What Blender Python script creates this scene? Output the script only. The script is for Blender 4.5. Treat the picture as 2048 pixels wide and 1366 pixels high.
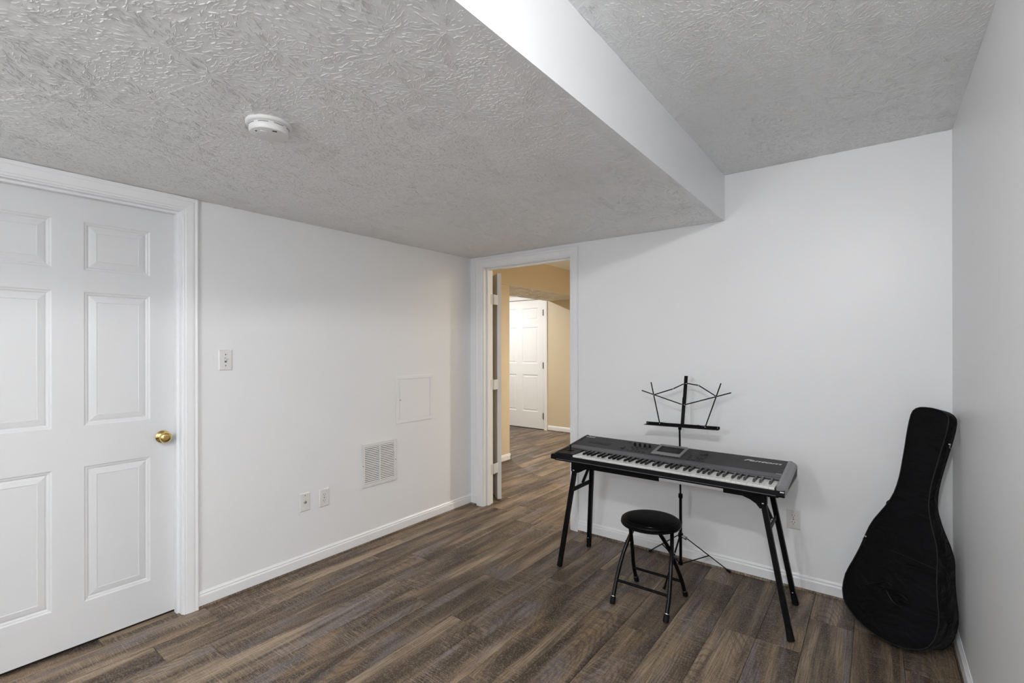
import bpy, bmesh, math, random
from mathutils import Vector, Matrix
random.seed(7)
scene = bpy.context.scene
for o in list(bpy.data.objects):
    bpy.data.objects.remove(o, do_unlink=True)
COL = scene.collection
R = math.radians

# ------------------------------------------------------------------ camera
cam_d = bpy.data.cameras.new('camera'); cam = bpy.data.objects.new('camera', cam_d); COL.objects.link(cam)
cam_d.sensor_width = 36.0; cam_d.lens = 36.0 * 965.97 / 2048.0
cam_d.shift_y = 10.1 / 2048.0; cam_d.clip_start = 0.02
cam.matrix_world = Matrix.Translation((0, 0, 1.383)) @ Matrix.Rotation(R(37.128), 4, 'Z') @ Matrix.Rotation(R(90), 4, 'X') @ Matrix.Rotation(R(-0.089), 4, 'Z')
scene.camera = cam
# ------------------------------------------------------------------ world + view
SKY = 0.2
w = bpy.data.worlds.new('world'); scene.world = w; w.use_nodes = True
w.node_tree.nodes['Background'].inputs[0].default_value = (1.0, 0.985, 0.965, 1)
w.node_tree.nodes['Background'].inputs[1].default_value = SKY
scene.view_settings.view_transform = 'Standard'; scene.view_settings.look = 'None'
scene.view_settings.gamma = 1.0; scene.view_settings.use_curve_mapping = False
scene.view_settings.exposure = 0.15
ROOM_LAMP = 62.0      # watts of the flush lamp on the higher ceiling
FILL_LAMP = 51.0         # added fill: unseen globe under the lowered ceiling, behind the camera
HALL_LAMP = 62.0
FAR_LAMP = 34.0

cy = scene.cycles
cy.diffuse_bounces = 4; cy.glossy_bounces = 3; cy.transmission_bounces = 2; cy.max_bounces = 5
cy.caustics_reflective = False; cy.caustics_refractive = False; cy.adaptive_threshold = 0.06; cy.adaptive_min_samples = 24
# ------------------------------------------------------------------ room numbers (metres)
XL, XR, YF, YB = -2.866, 0.2914, 3.182, -2.40
Z1, Z2, XS = 2.160, 2.442, -0.754
WT = 0.12

# ------------------------------------------------------------------ materials
def nt(m):
    m.use_nodes = True; t = m.node_tree
    return t, t.nodes, t.links, t.nodes['Principled BSDF']
def plain(name, col, rough=0.5, metal=0.0, spec=0.5, bump=0.0, bscale=60, coat=0.0):
    m = bpy.data.materials.new(name); t, N, L, b = nt(m)
    b.inputs['Base Color'].default_value = (*col, 1); b.inputs['Roughness'].default_value = rough
    b.inputs['Metallic'].default_value = metal; b.inputs['Specular IOR Level'].default_value = spec
    if coat: b.inputs['Coat Weight'].default_value = coat
    tc = N.new('ShaderNodeTexCoord'); no = N.new('ShaderNodeTexNoise')
    no.inputs['Scale'].default_value = bscale; no.inputs['Detail'].default_value = 1.5
    L.new(tc.outputs['Object'], no.inputs['Vector'])
    if bump:
        bp = N.new('ShaderNodeBump'); bp.inputs['Strength'].default_value = bump; bp.inputs['Distance'].default_value = 0.002
        L.new(no.outputs['Fac'], bp.inputs['Height']); L.new(bp.outputs['Normal'], b.inputs['Normal'])
    # a little unevenness in the gloss
    mr = N.new('ShaderNodeMapRange'); mr.inputs[3].default_value = max(0.02, rough - 0.04); mr.inputs[4].default_value = min(1, rough + 0.04)
    L.new(no.outputs['Fac'], mr.inputs[0]); L.new(mr.outputs[0], b.inputs['Roughness'])
    return m
def math_node(N, L, op, a, b=None, clamp=False):
    n = N.new('ShaderNodeMath'); n.operation = op; n.use_clamp = clamp
    for i, v in enumerate((a, b)):
        if v is None: continue
        if isinstance(v, (int, float)): n.inputs[i].default_value = v
        else: L.new(v, n.inputs[i])
    return n.outputs[0]

def ceiling_mat(name, col):
    m = bpy.data.materials.new(name); t, N, L, b = nt(m)
    b.inputs['Roughness'].default_value = 0.45; b.inputs['Specular IOR Level'].default_value = 0.45
    b.inputs['Base Color'].default_value = (*col, 1)
    geo = N.new('ShaderNodeNewGeometry'); no = N.new('ShaderNodeTexNoise')
    no.inputs['Scale'].default_value = 70; no.inputs['Detail'].default_value = 3; L.new(geo.outputs['Position'], no.inputs['Vector'])
    bp = N.new('ShaderNodeBump'); bp.inputs['Strength'].default_value = .35; bp.inputs['Distance'].default_value = 0.002
    L.new(no.outputs['Fac'], bp.inputs['Height']); L.new(bp.outputs['Normal'], b.inputs['Normal'])
    return m

def wood_mat(name):
    m = bpy.data.materials.new(name); t, N, L, b = nt(m)
    tc = N.new('ShaderNodeTexCoord'); oi = N.new('ShaderNodeObjectInfo')
    of = N.new('ShaderNodeVectorMath'); of.operation = 'SCALE'; of.inputs[0].default_value = (37, 91, 13); L.new(oi.outputs['Random'], of.inputs['Scale'])
    ad = N.new('ShaderNodeVectorMath'); L.new(tc.outputs['Object'], ad.inputs[0]); L.new(of.outputs[0], ad.inputs[1])
    def noise(sx, sy, det=3, rough=.5, dist=0.0):
        ml = N.new('ShaderNodeVectorMath'); ml.operation = 'MULTIPLY'; ml.inputs[1].default_value = (sx, sy, 1); L.new(ad.outputs[0], ml.inputs[0])
        no = N.new('ShaderNodeTexNoise'); no.inputs['Scale'].default_value = 1; no.inputs['Detail'].default_value = det; no.inputs['Roughness'].default_value = rough; no.inputs['Distortion'].default_value = dist
        L.new(ml.outputs[0], no.inputs['Vector']); return no.outputs['Fac']
    def rng(v, a, b_, c=0.0, d=1.0):
        r = N.new('ShaderNodeMapRange'); r.interpolation_type = 'SMOOTHSTEP'
        for i, x in zip((1, 2, 3, 4), (a, b_, c, d)): r.inputs[i].default_value = x
        L.new(v, r.inputs[0]); return r.outputs[0]
    def mix(fac, c1, c2, mode='MIX'):
        x = N.new('ShaderNodeMix'); x.data_type = 'RGBA'; x.blend_type = mode
        if isinstance(fac, (int, float)): x.inputs[0].default_value = fac
        else: L.new(fac, x.inputs[0])
        for i, c in ((6, c1), (7, c2)):
            if isinstance(c, tuple): x.inputs[i].default_value = (*c, 1)
            else: L.new(c, x.inputs[i])
        return x.outputs[2]
    broad = noise(9, .9, 3, .55, .6)
    ramp = N.new('ShaderNodeValToRGB'); L.new(broad, ramp.inputs[0]); e = ramp.color_ramp.elements
    e[0].position = .35; e[0].color = (.034, .022, .014, 1); e[1].position = .66; e[1].color = (.33, .250, .172, 1)
    k = e.new(.44); k.color = (.088, .060, .040, 1); k = e.new(.535); k.color = (.170, .121, .081, 1)
    c = ramp.outputs[0]
    c = mix(rng(noise(11, 1.6, 2, .5, .4), .53, .66, 0, .65), c, (.172, .155, .172))       # grey-violet weathering
    c = mix(rng(noise(7, 2.2, 2), .57, .72, 0, .6), c, (.29, .195, .108))                 # warm tan patches
    c = mix(rng(noise(15, .7, 2, .5, .5), .53, .66, 0, .75), c, (.042, .029, .020))        # long dark streaks
    fib = noise(240, 6, 3, .6); c = mix(rng(fib, .35, .62, 0.6, 0.0), c, (.03, .022, .017))
    saw = noise(10, 330, 2, .6); sm = math_node(N, L, 'MULTIPLY', rng(saw, .52, .66), rng(noise(6, 2.4, 2), .42, .6))
    c = mix(math_node(N, L, 'MULTIPLY', sm, .6), c, (.36, .29, .22))                     # saw marks across the board
    fine = noise(150, 150, 2, .6); c = mix(rng(fine, .5, .64, 0, .4), c, (.33, .27, .21))
    # cathedral figure
    wv = N.new('ShaderNodeTexWave'); wv.wave_type = 'RINGS'; wv.rings_direction = 'Z'; wv.inputs['Scale'].default_value = 1.0; wv.inputs['Distortion'].default_value = 5; wv.inputs['Detail'].default_value = 2
    ml = N.new('ShaderNodeVectorMath'); ml.operation = 'MULTIPLY'; ml.inputs[1].default_value = (26, 5.5, 0); L.new(tc.outputs['Object'], ml.inputs[0])
    sh = N.new('ShaderNodeVectorMath'); sh.operation = 'MULTIPLY_ADD'; L.new(oi.outputs['Random'], sh.inputs[0]); sh.inputs[1].default_value = (2, 5, 0); L.new(ml.outputs[0], sh.inputs[2]); L.new(sh.outputs[0], wv.inputs['Vector'])
    wf = math_node(N, L, 'MULTIPLY', rng(wv.outputs['Fac'], .55, .95), rng(noise(7, 1.4, 1), .5, .62, 0, .42))
    c = mix(wf, c, (.05, .036, .028))
    hs = N.new('ShaderNodeHueSaturation'); hs.inputs['Saturation'].default_value = 1.02
    L.new(c, hs.inputs['Color']); v = N.new('ShaderNodeMapRange'); v.inputs[3].default_value = 1.0; v.inputs[4].default_value = 1.30; L.new(oi.outputs['Random'], v.inputs[0]); L.new(v.outputs[0], hs.inputs['Value'])
    L.new(hs.outputs[0], b.inputs['Base Color'])
    b.inputs['Roughness'].default_value = .5; b.inputs['Specular IOR Level'].default_value = .35
    bp = N.new('ShaderNodeBump'); bp.inputs['Strength'].default_value = .25; bp.inputs['Distance'].default_value = .001
    L.new(fib, bp.inputs['Height']); L.new(bp.outputs[0], b.inputs['Normal'])
    return m

def fabric_mat(name, col):
    m = bpy.data.materials.new(name); t, N, L, b = nt(m)
    b.inputs['Base Color'].default_value = (*col, 1); b.inputs['Roughness'].default_value = .75; b.inputs['Specular IOR Level'].default_value = .10
    b.inputs['Sheen Weight'].default_value = .05; b.inputs['Sheen Roughness'].default_value = .4
    tc = N.new('ShaderNodeTexCoord')
    n1 = N.new('ShaderNodeTexNoise'); n1.inputs['Scale'].default_value = 9; n1.inputs['Detail'].default_value = 2; n1.inputs['Distortion'].default_value = .8
    mp = N.new('ShaderNodeMapping'); mp.inputs['Scale'].default_value = (1, 1, 1.9); mp.inputs['Rotation'].default_value = (0, .5, 0)
    L.new(tc.outputs['Object'], mp.inputs[0]); L.new(mp.outputs[0], n1.inputs['Vector'])
    n2 = N.new('ShaderNodeTexNoise'); n2.inputs['Scale'].default_value = 900; L.new(tc.outputs['Object'], n2.inputs['Vector'])
    b1 = N.new('ShaderNodeBump'); b1.inputs['Strength'].default_value = .6; b1.inputs['Distance'].default_value = .035; L.new(n1.outputs['Fac'], b1.inputs['Height'])
    b2 = N.new('ShaderNodeBump'); b2.inputs['Strength'].default_value = .5; b2.inputs['Distance'].default_value = .0006; L.new(n2.outputs['Fac'], b2.inputs['Height']); L.new(b1.outputs[0], b2.inputs['Normal'])
    L.new(b2.outputs[0], b.inputs['Normal']); return m
def emit_mat(name, col, s):
    m = bpy.data.materials.new(name); t, N, L, b = nt(m)
    b.inputs['Base Color'].default_value = (.9, .9, .9, 1); b.inputs['Emission Color'].default_value = (*col, 1); b.inputs['Emission Strength'].default_value = s
    return m

M = {}
M['wall'] = plain('wall_paint', (.87, .88, .893), .38, spec=.5, bscale=90)
M['trim'] = plain('trim_paint', (.87, .88, .895), .32, spec=.5, bscale=40)
M['door'] = plain('door_paint', (.755, .765, .777), .36, spec=.5, bscale=120)
M['ceiling'] = ceiling_mat('ceiling_texture', (.93, .94, .945))
M['tan'] = plain('tan_paint', (.69, .59, .43), .45, bscale=90)
M['tan_ceiling'] = ceiling_mat('tan_ceiling_texture', (.78, .70, .55))
M['wood'] = wood_mat('plank_wood')
M['subfloor'] = plain('subfloor', (.03, .022, .018), .8)
M['plastic'] = plain('white_plastic', (.80, .80, .80), .35)
M['plate'] = plain('plate_plastic', (.78, .78, .77), .4)
M['slot'] = plain('dark_slot', (.02, .02, .02), .6)
M['duct'] = plain('duct_shadow', (.05, .05, .05), .8, spec=.1)
M['brass'] = plain('polished_brass', (.80, .58, .22), .16, 1.0)
M['steel'] = plain('bright_steel', (.62, .62, .64), .25, 1.0)
M['rail'] = plain('brushed_rail', (.72, .72, .73), .35, .45)
M['hinge'] = plain('painted_hinge', (.70, .70, .70), .4)
M['grey_hinge'] = plain('grey_hinge', (.25, .25, .24), .35, .8)
M['black_metal'] = plain('black_enamel', (.004, .004, .0045), .45, spec=.12)
M['black_gloss'] = plain('black_gloss_tube', (.004, .004, .0045), .24, spec=.22)
M['rubber'] = plain('black_rubber', (.006, .006, .007), .6, spec=.15)
M['vinyl'] = plain('black_vinyl', (.003, .003, .003), .45, spec=.12, bump=.1, bscale=300)
M['kb_black'] = plain('keyboard_black', (.006, .006, .008), .4, spec=.16)
M['kb_panel'] = plain('keyboard_panel', (.032, .032, .034), .45, spec=.2)
M['kb_strip_sheen'] = plain('keyboard_strip_sheen', (.075, .075, .083), .34, spec=.4, metal=.3)
M['kb_cheek'] = plain('keyboard_cheek', (.26, .26, .265), .38, metal=.5)
M['kb_silver'] = plain('keyboard_silver', (.26, .26, .265), .35, .4)
M['white_key'] = plain('white_key', (.80, .80, .78), .25)
M['black_key'] = plain('black_key', (.007, .007, .008), .28, spec=.3)
M['screen'] = plain('display_glass', (.004, .004, .005), .3, spec=.08)
M['logo'] = plain('silver_print', (.62, .62, .63), .4)
M['fabric'] = fabric_mat('black_nylon', (.0045, .0045, .0055))
M['piping'] = plain('grey_piping', (.017, .017, .018), .55, spec=.3)
M['emblem'] = plain('embroidery', (.002, .002, .0025), .38, spec=.30)
M['webbing'] = plain('webbing', (.005, .005, .005), .85, spec=.15)
M['lens_room'] = emit_mat('lamp_lens', (1, .985, .96), 4.0)
M['lens_hall'] = emit_mat('lamp_lens_hall', (1, .93, .83), 4.0)
M['lens_far'] = emit_mat('lamp_lens_far', (.97, .99, 1), 4.0)

# ------------------------------------------------------------------ mesh helpers
class MB:
    def __init__(s): s.v = []; s.f = []; s.sm = []
    def add(s, verts, faces, smooth=False):
        o = len(s.v); s.v += [tuple(v) for v in verts]; s.f += [tuple(i + o for i in f) for f in faces]; s.sm += [smooth] * len(faces); return s
    def box(s, a, b):
        x0, y0, z0 = a; x1, y1, z1 = b
        return s.add([(x0, y0, z0), (x1, y0, z0), (x1, y1, z0), (x0, y1, z0), (x0, y0, z1), (x1, y0, z1), (x1, y1, z1), (x0, y1, z1)],
                     [(0, 3, 2, 1), (4, 5, 6, 7), (0, 1, 5, 4), (1, 2, 6, 5), (2, 3, 7, 6), (3, 0, 4, 7)])
    def bbox(s, a, b, c=.002):
        """box with chamfered edges"""
        (x0, y0, z0), (x1, y1, z1) = a, b
        bm = bmesh.new(); bmesh.ops.create_cube(bm, size=1)
        bmesh.ops.transform(bm, matrix=Matrix.Translation(((x0 + x1) / 2, (y0 + y1) / 2, (z0 + z1) / 2)) @ Matrix.Diagonal((x1 - x0, y1 - y0, z1 - z0, 1)), verts=bm.verts)
        bmesh.ops.bevel(bm, geom=bm.edges[:], offset=c, segments=2, profile=.6, affect='EDGES')
        bm.verts.index_update(); s.add([v.co[:] for v in bm.verts], [[v.index for v in f.verts] for f in bm.faces]); bm.free(); return s
    def prism(s, poly, axis, a, b, smooth=False):
        """poly: 2-D points in the other two axes (in xyz order), extruded along axis from a to b"""
        def P(q, t):
            return {0: (t, q[0], q[1]), 1: (q[0], t, q[1]), 2: (q[0], q[1], t)}[axis]
        n = len(poly); vs = [P(q, a) for q in poly] + [P(q, b) for q in poly]
        fs = [tuple(range(n)), tuple(range(2 * n - 1, n - 1, -1))]
        s.add(vs, fs); o = len(s.v) - 2 * n
        for i in range(n):
            j = (i + 1) % n; s.f.append((o + i, o + n + i, o + n + j, o + j)); s.sm.append(smooth)
        return s
    def tube(s, pts, r, seg=10, closed=False, caps=True):
        pts = [Vector(p) for p in pts]; n = len(pts); rr = r if isinstance(r, (list, tuple)) else [r] * n
        o = len(s.v); prev = None
        for i, p in enumerate(pts):
            if closed: d = (pts[(i + 1) % n] - pts[i - 1])
            else: d = (pts[min(i + 1, n - 1)] - pts[max(i - 1, 0)])
            d.normalize()
            if prev is None:
                prev = d.orthogonal().normalized()
            else:
                prev = (prev - d * prev.dot(d)); prev = prev.normalized() if prev.length > 1e-6 else d.orthogonal().normalized()
            q = d.cross(prev)
            for k in range(seg):
                a = 2 * math.pi * k / seg; s.v.append(tuple(p + (prev * math.cos(a) + q * math.sin(a)) * rr[i]))
        for i in range(n if closed else n - 1):
            i2 = (i + 1) % n
            for k in range(seg):
                k2 = (k + 1) % seg; s.f.append((o + i * seg + k, o + i * seg + k2, o + i2 * seg + k2, o + i2 * seg + k)); s.sm.append(True)
        if caps and not closed:
            s.f.append(tuple(o + k for k in reversed(range(seg)))); s.sm.append(False)
            s.f.append(tuple(o + (n - 1) * seg + k for k in range(seg))); s.sm.append(False)
        return s
    def bar(s, p, q, wa, wb, up=(0, 0, 1)):
        """rectangular bar from p to q, wa along the side axis, wb along up"""
        p, q = Vector(p), Vector(q); d = (q - p).normalized(); a = d.cross(Vector(up)).normalized(); b = a.cross(d).normalized()
        vs = [e + a * (sx * wa / 2) + b * (sy * wb / 2) for e in (p, q) for sx, sy in ((-1, -1), (1, -1), (1, 1), (-1, 1))]
        return s.add(vs, [(0, 1, 2, 3), (7, 6, 5, 4), (0, 4, 5, 1), (1, 5, 6, 2), (2, 6, 7, 3), (3, 7, 4, 0)])
    def lathe(s, prof, c=(0, 0, 0), axis=2, seg=32, smooth=True, caps=True):
        """prof: (radius, height) list about axis through c"""
        o = len(s.v); n = len(prof)
        for r, h in prof:
            for k in range(seg):
                a = 2 * math.pi * k / seg; u, v = r * math.cos(a), r * math.sin(a)
                s.v.append({2: (c[0] + u, c[1] + v, c[2] + h), 0: (c[0] + h, c[1] + u, c[2] + v), 1: (c[0] + u, c[1] + h, c[2] + v)}[axis])
        for i in range(n - 1):
            for k in range(seg):
                k2 = (k + 1) % seg; s.f.append((o + i * seg + k, o + i * seg + k2, o + (i + 1) * seg + k2, o + (i + 1) * seg + k)); s.sm.append(smooth)
        if caps:
            s.f.append(tuple(o + k for k in range(seg))); s.sm.append(False)
            s.f.append(tuple(o + (n - 1) * seg + k for k in range(seg))); s.sm.append(False)
        else:
            for k in range(seg):
                k2 = (k + 1) % seg; s.f.append((o + (n - 1) * seg + k, o + (n - 1) * seg + k2, o + k2, o + k)); s.sm.append(smooth)
        return s
    def mesh(s, name, mat):
        me = bpy.data.meshes.new(name); me.from_pydata(s.v, [], s.f); me.materials.append(mat)
        bm = bmesh.new(); bm.from_mesh(me); bmesh.ops.recalc_face_normals(bm, faces=bm.faces[:]); bm.to_mesh(me); bm.free()
        for p_, sm in zip(me.polygons, s.sm): p_.use_smooth = sm
        if any(s.sm):
            me.set_sharp_from_angle(angle=R(42))
        me.update(); return me
    def build(s, name, mat, parent=None, loc=None):
        return link(name, s.mesh(name, mat), parent, loc)
def link(name, me, parent=None, loc=None):
    o = bpy.data.objects.new(name, me); COL.objects.link(o)
    if loc is not None: o.location = loc
    if parent is not None: o.parent = parent
    return o
def empty(name, loc=(0, 0, 0), rot=(0, 0, 0), parent=None):
    o = bpy.data.objects.new(name, None); COL.objects.link(o); o.location = loc; o.rotation_euler = rot; o.empty_display_size = .05
    if parent: o.parent = parent
    return o
def tag(o, label, cat=None, group=None, kind=None):
    o['label'] = label
    if cat: o['category'] = cat
    if group: o['group'] = group
    if kind: o['kind'] = kind
    return o
def struct(o, label=None):
    o['kind'] = 'structure'
    if label: o['label'] = label
    return o

# ------------------------------------------------------------------ floor: every plank a board of its own
PW, PL, GAP = .184, 1.22, .0012
floor = struct(MB().box((XL - WT, YB - WT, -.06), (XR + WT, YF + WT, -.009)).box((-6.0, YF + WT, -.06), (-0.9, 6.82, -.009)).build('floor', M['subfloor']), 'dark brown wood-look plank floor')
plank_cache = {}
def plank(x0, x1, y0, y1):
    k = (round(x1 - x0, 4), round(y1 - y0, 4))
    if k not in plank_cache:
        w_, l_ = k[0] / 2 - GAP / 2, k[1] / 2 - GAP / 2; c = .0012
        m_ = MB()
        v_ = [(-w_, -l_, -.008), (w_, -l_, -.008), (w_, l_, -.008), (-w_, l_, -.008), (-w_, -l_, -c), (w_, -l_, -c), (w_, l_, -c), (-w_, l_, -c),
              (-w_ + c, -l_ + c, 0), (w_ - c, -l_ + c, 0), (w_ - c, l_ - c, 0), (-w_ + c, l_ - c, 0)]
        f_ = [(0, 3, 2, 1), (8, 9, 10, 11)]
        for i in range(4):
            j = (i + 1) % 4; f_ += [(i, j, j + 4, i + 4), (i + 4, j + 4, j + 8, i + 8)]
        m_.add(v_, f_); plank_cache[k] = m_.mesh('plank', M['wood'])
    link('plank', plank_cache[k], floor, ((x0 + x1) / 2, (y0 + y1) / 2, 0))
JOINT = {-1: 2.655, 1: 2.866, 2: 2.52, 4: 2.98, 6: 2.31, 12: 3.09, 13: 3.385}
rj = random.Random(3)
for i in range(-2, 31):
    x1 = .0905 - PW * i; x0 = x1 - PW
    j0 = JOINT.get(i, rj.uniform(0, PL)); j0 = j0 % PL
    xa, xb = max(x0, -5.7), min(x1, XR - .001)
    if xb - xa < .004: continue
    if xb > XL: ya = -.35
    else: ya = 3.3
    yb = 6.69 if x0 < -.95 else YF
    cut = x0 < XL < x1          # row that runs under the left wall
    ys = [ya]; y = j0 - PL * 4
    while y < yb:
        if y > ya + .02: ys.append(y)
        y += PL
    if cut: ys = sorted([q_ for q_ in ys if abs(q_ - 3.24) > .1] + [3.24])
    ys.append(yb)
    for a, b in zip(ys, ys[1:]):
        if b - a > .01: plank(max(xa, XL - .08) if cut and b < 3.25 else xa, xb, a, b)

# ------------------------------------------------------------------ walls
DJ = (0.190, 0.957, 2.085)           # left door opening: y0, y1, head height
w_l = MB().box((XL - WT, YB - WT, 0), (XL, DJ[0] - .018, Z1 + .3)).box((XL - WT, DJ[1] + .018, 0), (XL, YF + WT, Z1 + .3)).box((XL - WT, DJ[0] - .018, DJ[2] + .018), (XL, DJ[1] + .018, Z1 + .3))
struct(w_l.build('wall_left', M['wall']), 'light grey painted wall with the closed panel door')
DF = (-2.714, -1.858, 2.060)         # doorway in the far wall: x0, x1, head
w_b = MB().box((XL, YF, 0), (DF[0] - .018, YF + WT, Z2 + .1)).box((DF[1] + .018, YF, 0), (XR, YF + WT, Z2 + .1)).box((DF[0] - .018, YF, DF[2] + .018), (DF[1] + .018, YF + WT, Z2 + .1))
struct(w_b.build('wall_back', M['wall']), 'light grey painted wall behind the keyboard')
struct(MB().box((XR, YB - WT, 0), (XR + WT, YF + WT, Z2 + .1)).build('wall_right', M['wall']), 'light grey satin wall on the right')
struct(MB().box((XL, YB - WT, 0), (XR, YB, Z2 + .1)).build('wall_front', M['wall']), 'light grey painted wall behind the camera')
struct(MB().box((XL - WT - .9, -.3, 0), (XL - WT - .8, 1.4, 2.4)).build('wall_closet', M['wall']))
struct(MB().box((XS - .02, YB - WT, Z2), (XR + WT, YF + WT, Z2 + .1)).build('ceiling', M['ceiling']), 'white brush-textured ceiling, the higher part')
so = MB().box((XL, YB - WT, Z1), (XS - .004, YF, Z1 + .06)).build('ceiling_soffit', M['ceiling']); struct(so, 'white brush-textured lowered ceiling')
struct(MB().box((XS - .06, YB - WT, Z1 - .0005), (XS, YF, Z2)).build('soffit_side', M['wall'], so))

# brush-stamped plaster: thousands of small raised strokes fanning out from every stamp
def plaster_strokes(parent, x0, x1, y0, y1, z, n, seed, mat, size=1.0):
    rg = random.Random(seed); cell = .17; stamps = {}
    for i in range(int(x0 / cell) - 2, int(x1 / cell) + 3):
        for j in range(int(y0 / cell) - 2, int(y1 / cell) + 3):
            stamps[i, j] = ((i + rg.random()) * cell, (j + rg.random()) * cell, rg.uniform(0, 6.283), rg.uniform(.1, .9))
    vs, fs = [], []
    for _ in range(n):
        x, y = rg.uniform(x0, x1), rg.uniform(y0, y1); i, j = math.floor(x / cell), math.floor(y / cell)
        c = min((stamps[i + a_, j + b_] for a_ in (-1, 0, 1) for b_ in (-1, 0, 1)), key=lambda q: (q[0] - x) ** 2 + (q[1] - y) ** 2)
        an = math.atan2(y - c[1], x - c[0]) if c[3] > .45 else c[2]
        an += rg.gauss(0, .42); ln = rg.uniform(.012, .040) * size * (.6 + .6 * c[3]); wd = rg.uniform(.0011, .0021) * size; h = rg.uniform(.0009, .0025) * size; bend = rg.gauss(0, .12) * ln
        ca, sa = math.cos(an), math.sin(an); o = len(vs)
        for u, v, q in ((-ln / 2, 0, -.0003), (ln / 2, 0, -.0003), (-ln * .22, bend, h), (ln * .22, bend, h), (-ln * .26, bend - wd, -.0003), (ln * .26, bend - wd, -.0003), (-ln * .26, bend + wd, -.0003), (ln * .26, bend + wd, -.0003)):
            px, py = x + u * ca - v * sa, y + u * sa + v * ca
            vs.append((min(max(px, x0), x1), min(max(py, y0), y1), z - q))
        fs += [(o + 4, o + 5, o + 3, o + 2), (o + 2, o + 3, o + 7, o + 6), (o, o + 4, o + 2), (o, o + 2, o + 6), (o + 1, o + 3, o + 5), (o + 1, o + 7, o + 3)]
    me = bpy.data.meshes.new('plaster_strokes'); me.from_pydata(vs, [], fs); me.materials.append(mat)
    for p_ in me.polygons: p_.use_smooth = True
    o_ = link('plaster_strokes', me, parent); o_['kind'] = 'stuff'; return o_
plaster_strokes(so, XL, XS - .005, -.10, YF - .001, Z1, 52000, 11, M['ceiling'])
plaster_strokes(bpy.data.objects['ceiling'], XS + .001, XR - .001, .55, YF - .001, Z2, 24000, 12, M['ceiling'], .95)

# ------------------------------------------------------------------ trim
def sweep(path, prof, plane):
    """profile (outward offset, thickness) swept with mitres along a 2-D path; plane maps (a, z, t) to xyz"""
    m_ = MB(); n = len(path); rings = []
    for i, p_ in enumerate(path):
        P_ = Vector(p_)
        d1 = (P_ - Vector(path[i - 1])).normalized() if i else None
        d2 = (Vector(path[i + 1]) - P_).normalized() if i < n - 1 else None
        nr = lambda d: Vector((-d.y, d.x))
        if d1 is None: nn = nr(d2)
        elif d2 is None: nn = nr(d1)
        else:
            nn = (nr(d1) + nr(d2)).normalized(); nn /= nn.dot(nr(d1))
        rings.append([plane(*(P_ + nn * o_), t_) for o_, t_ in prof])
    k = len(prof); vs = [v for r in rings for v in r]; fs = []
    for i in range(n - 1):
        for j in range(k):
            j2 = (j + 1) % k; fs.append((i * k + j, i * k + j2, (i + 1) * k + j2, (i + 1) * k + j))
    fs += [tuple(range(k)), tuple((n - 1) * k + j for j in range(k))]
    return m_.add(vs, fs)
CAS = [(0, 0), (0, .009), (.004, .011), (.010, .011), (.013, .0135), (.040, .0165), (.047, .0165), (.050, .0145), (.056, .0150), (.061, .0175), (.066, .0175), (.067, .016), (.067, 0)]
pl_left = lambda a, z, t: (XL + t, a, z)
pl_back = lambda a, z, t: (a, YF - t, z)
tr = sweep([(DJ[0] - .006, 0), (DJ[0] - .006, DJ[2] + .006), (DJ[1] + .006, DJ[2] + .006), (DJ[1] + .006, 0)], CAS, pl_left).build('trim_1', M['trim'])
struct(tr, 'white moulded casing around the closed panel door')
jb = MB().box((XL - WT, DJ[0] - .018, 0), (XL, DJ[0], DJ[2])).box((XL - WT, DJ[1], 0), (XL, DJ[1] + .018, DJ[2])).box((XL - WT, DJ[0] - .018, DJ[2]), (XL, DJ[1] + .018, DJ[2] + .018))
jb.build('jamb', M['trim'], tr)
st = MB().box((XL - .068, DJ[0], 0), (XL - .033, DJ[0] + .011, DJ[2] - .011)).box((XL - .068, DJ[1] - .011, 0), (XL - .033, DJ[1], DJ[2] - .011)).box((XL - .068, DJ[0], DJ[2] - .011), (XL - .033, DJ[1], DJ[2]))
st.build('door_stop', M['trim'], tr)
tr2 = sweep([(DF[0] - .006, 0), (DF[0] - .006, DF[2] + .006), (DF[1] + .006, DF[2] + .006), (DF[1] + .006, 0)], CAS, pl_back).build('trim_2', M['trim'])
struct(tr2, 'white moulded casing around the open doorway')
jb = MB().box((DF[0] - .018, YF, 0), (DF[0], YF + WT, DF[2])).box((DF[1], YF, 0), (DF[1] + .018, YF + WT, DF[2])).box((DF[0] - .018, YF, DF[2]), (DF[1] + .018, YF + WT, DF[2] + .018))
jb.build('jamb', M['trim'], tr2)
st = MB().box((DF[0], YF + .042, 0), (DF[0] + .011, YF + .078, DF[2] - .011)).box((DF[1] - .011, YF + .042, 0), (DF[1], YF + .078, DF[2] - .011)).box((DF[0], YF + .042, DF[2] - .011), (DF[1], YF + .078, DF[2]))
st.build('door_stop', M['trim'], tr2)

BASE = [(0, .014), (.0125, .014), (.0125, .062), (.0105, .067), (.0075, .069), (.0085, .073), (.0085, .077), (.005, .081), (.003, .086), (0, .086)]
SHOE = [(0, 0), (.017, 0), (.0165, .006), (.013, .011), (.008, .0145), (0, .0155)]
def baseboard(name, axis, a, b, fix, sgn, mat='trim', label=None, shoe=True):
    """runs along axis from a to b on the wall plane at fix, proud by sgn"""
    pr = [(fix + sgn * t, z) for t, z in BASE]
    o = MB().prism(pr, axis, a, b).build(name, M[mat]); struct(o, label)
    if shoe: MB().prism([(fix + sgn * t, z) for t, z in SHOE], axis, a, b).build('shoe_moulding', M['wood'], o)
    return o
baseboard('baseboard_left', 1, DJ[1] + .073, YF, XL, 1, label='white baseboard under the light switch wall')
baseboard('baseboard_back', 0, DF[1] + .073, XR, YF, -1, label='white baseboard behind the keyboard stand')
baseboard('baseboard_corner', 0, XL, DF[0] - .073, YF, -1, label='short white baseboard between corner and doorway')
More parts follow.
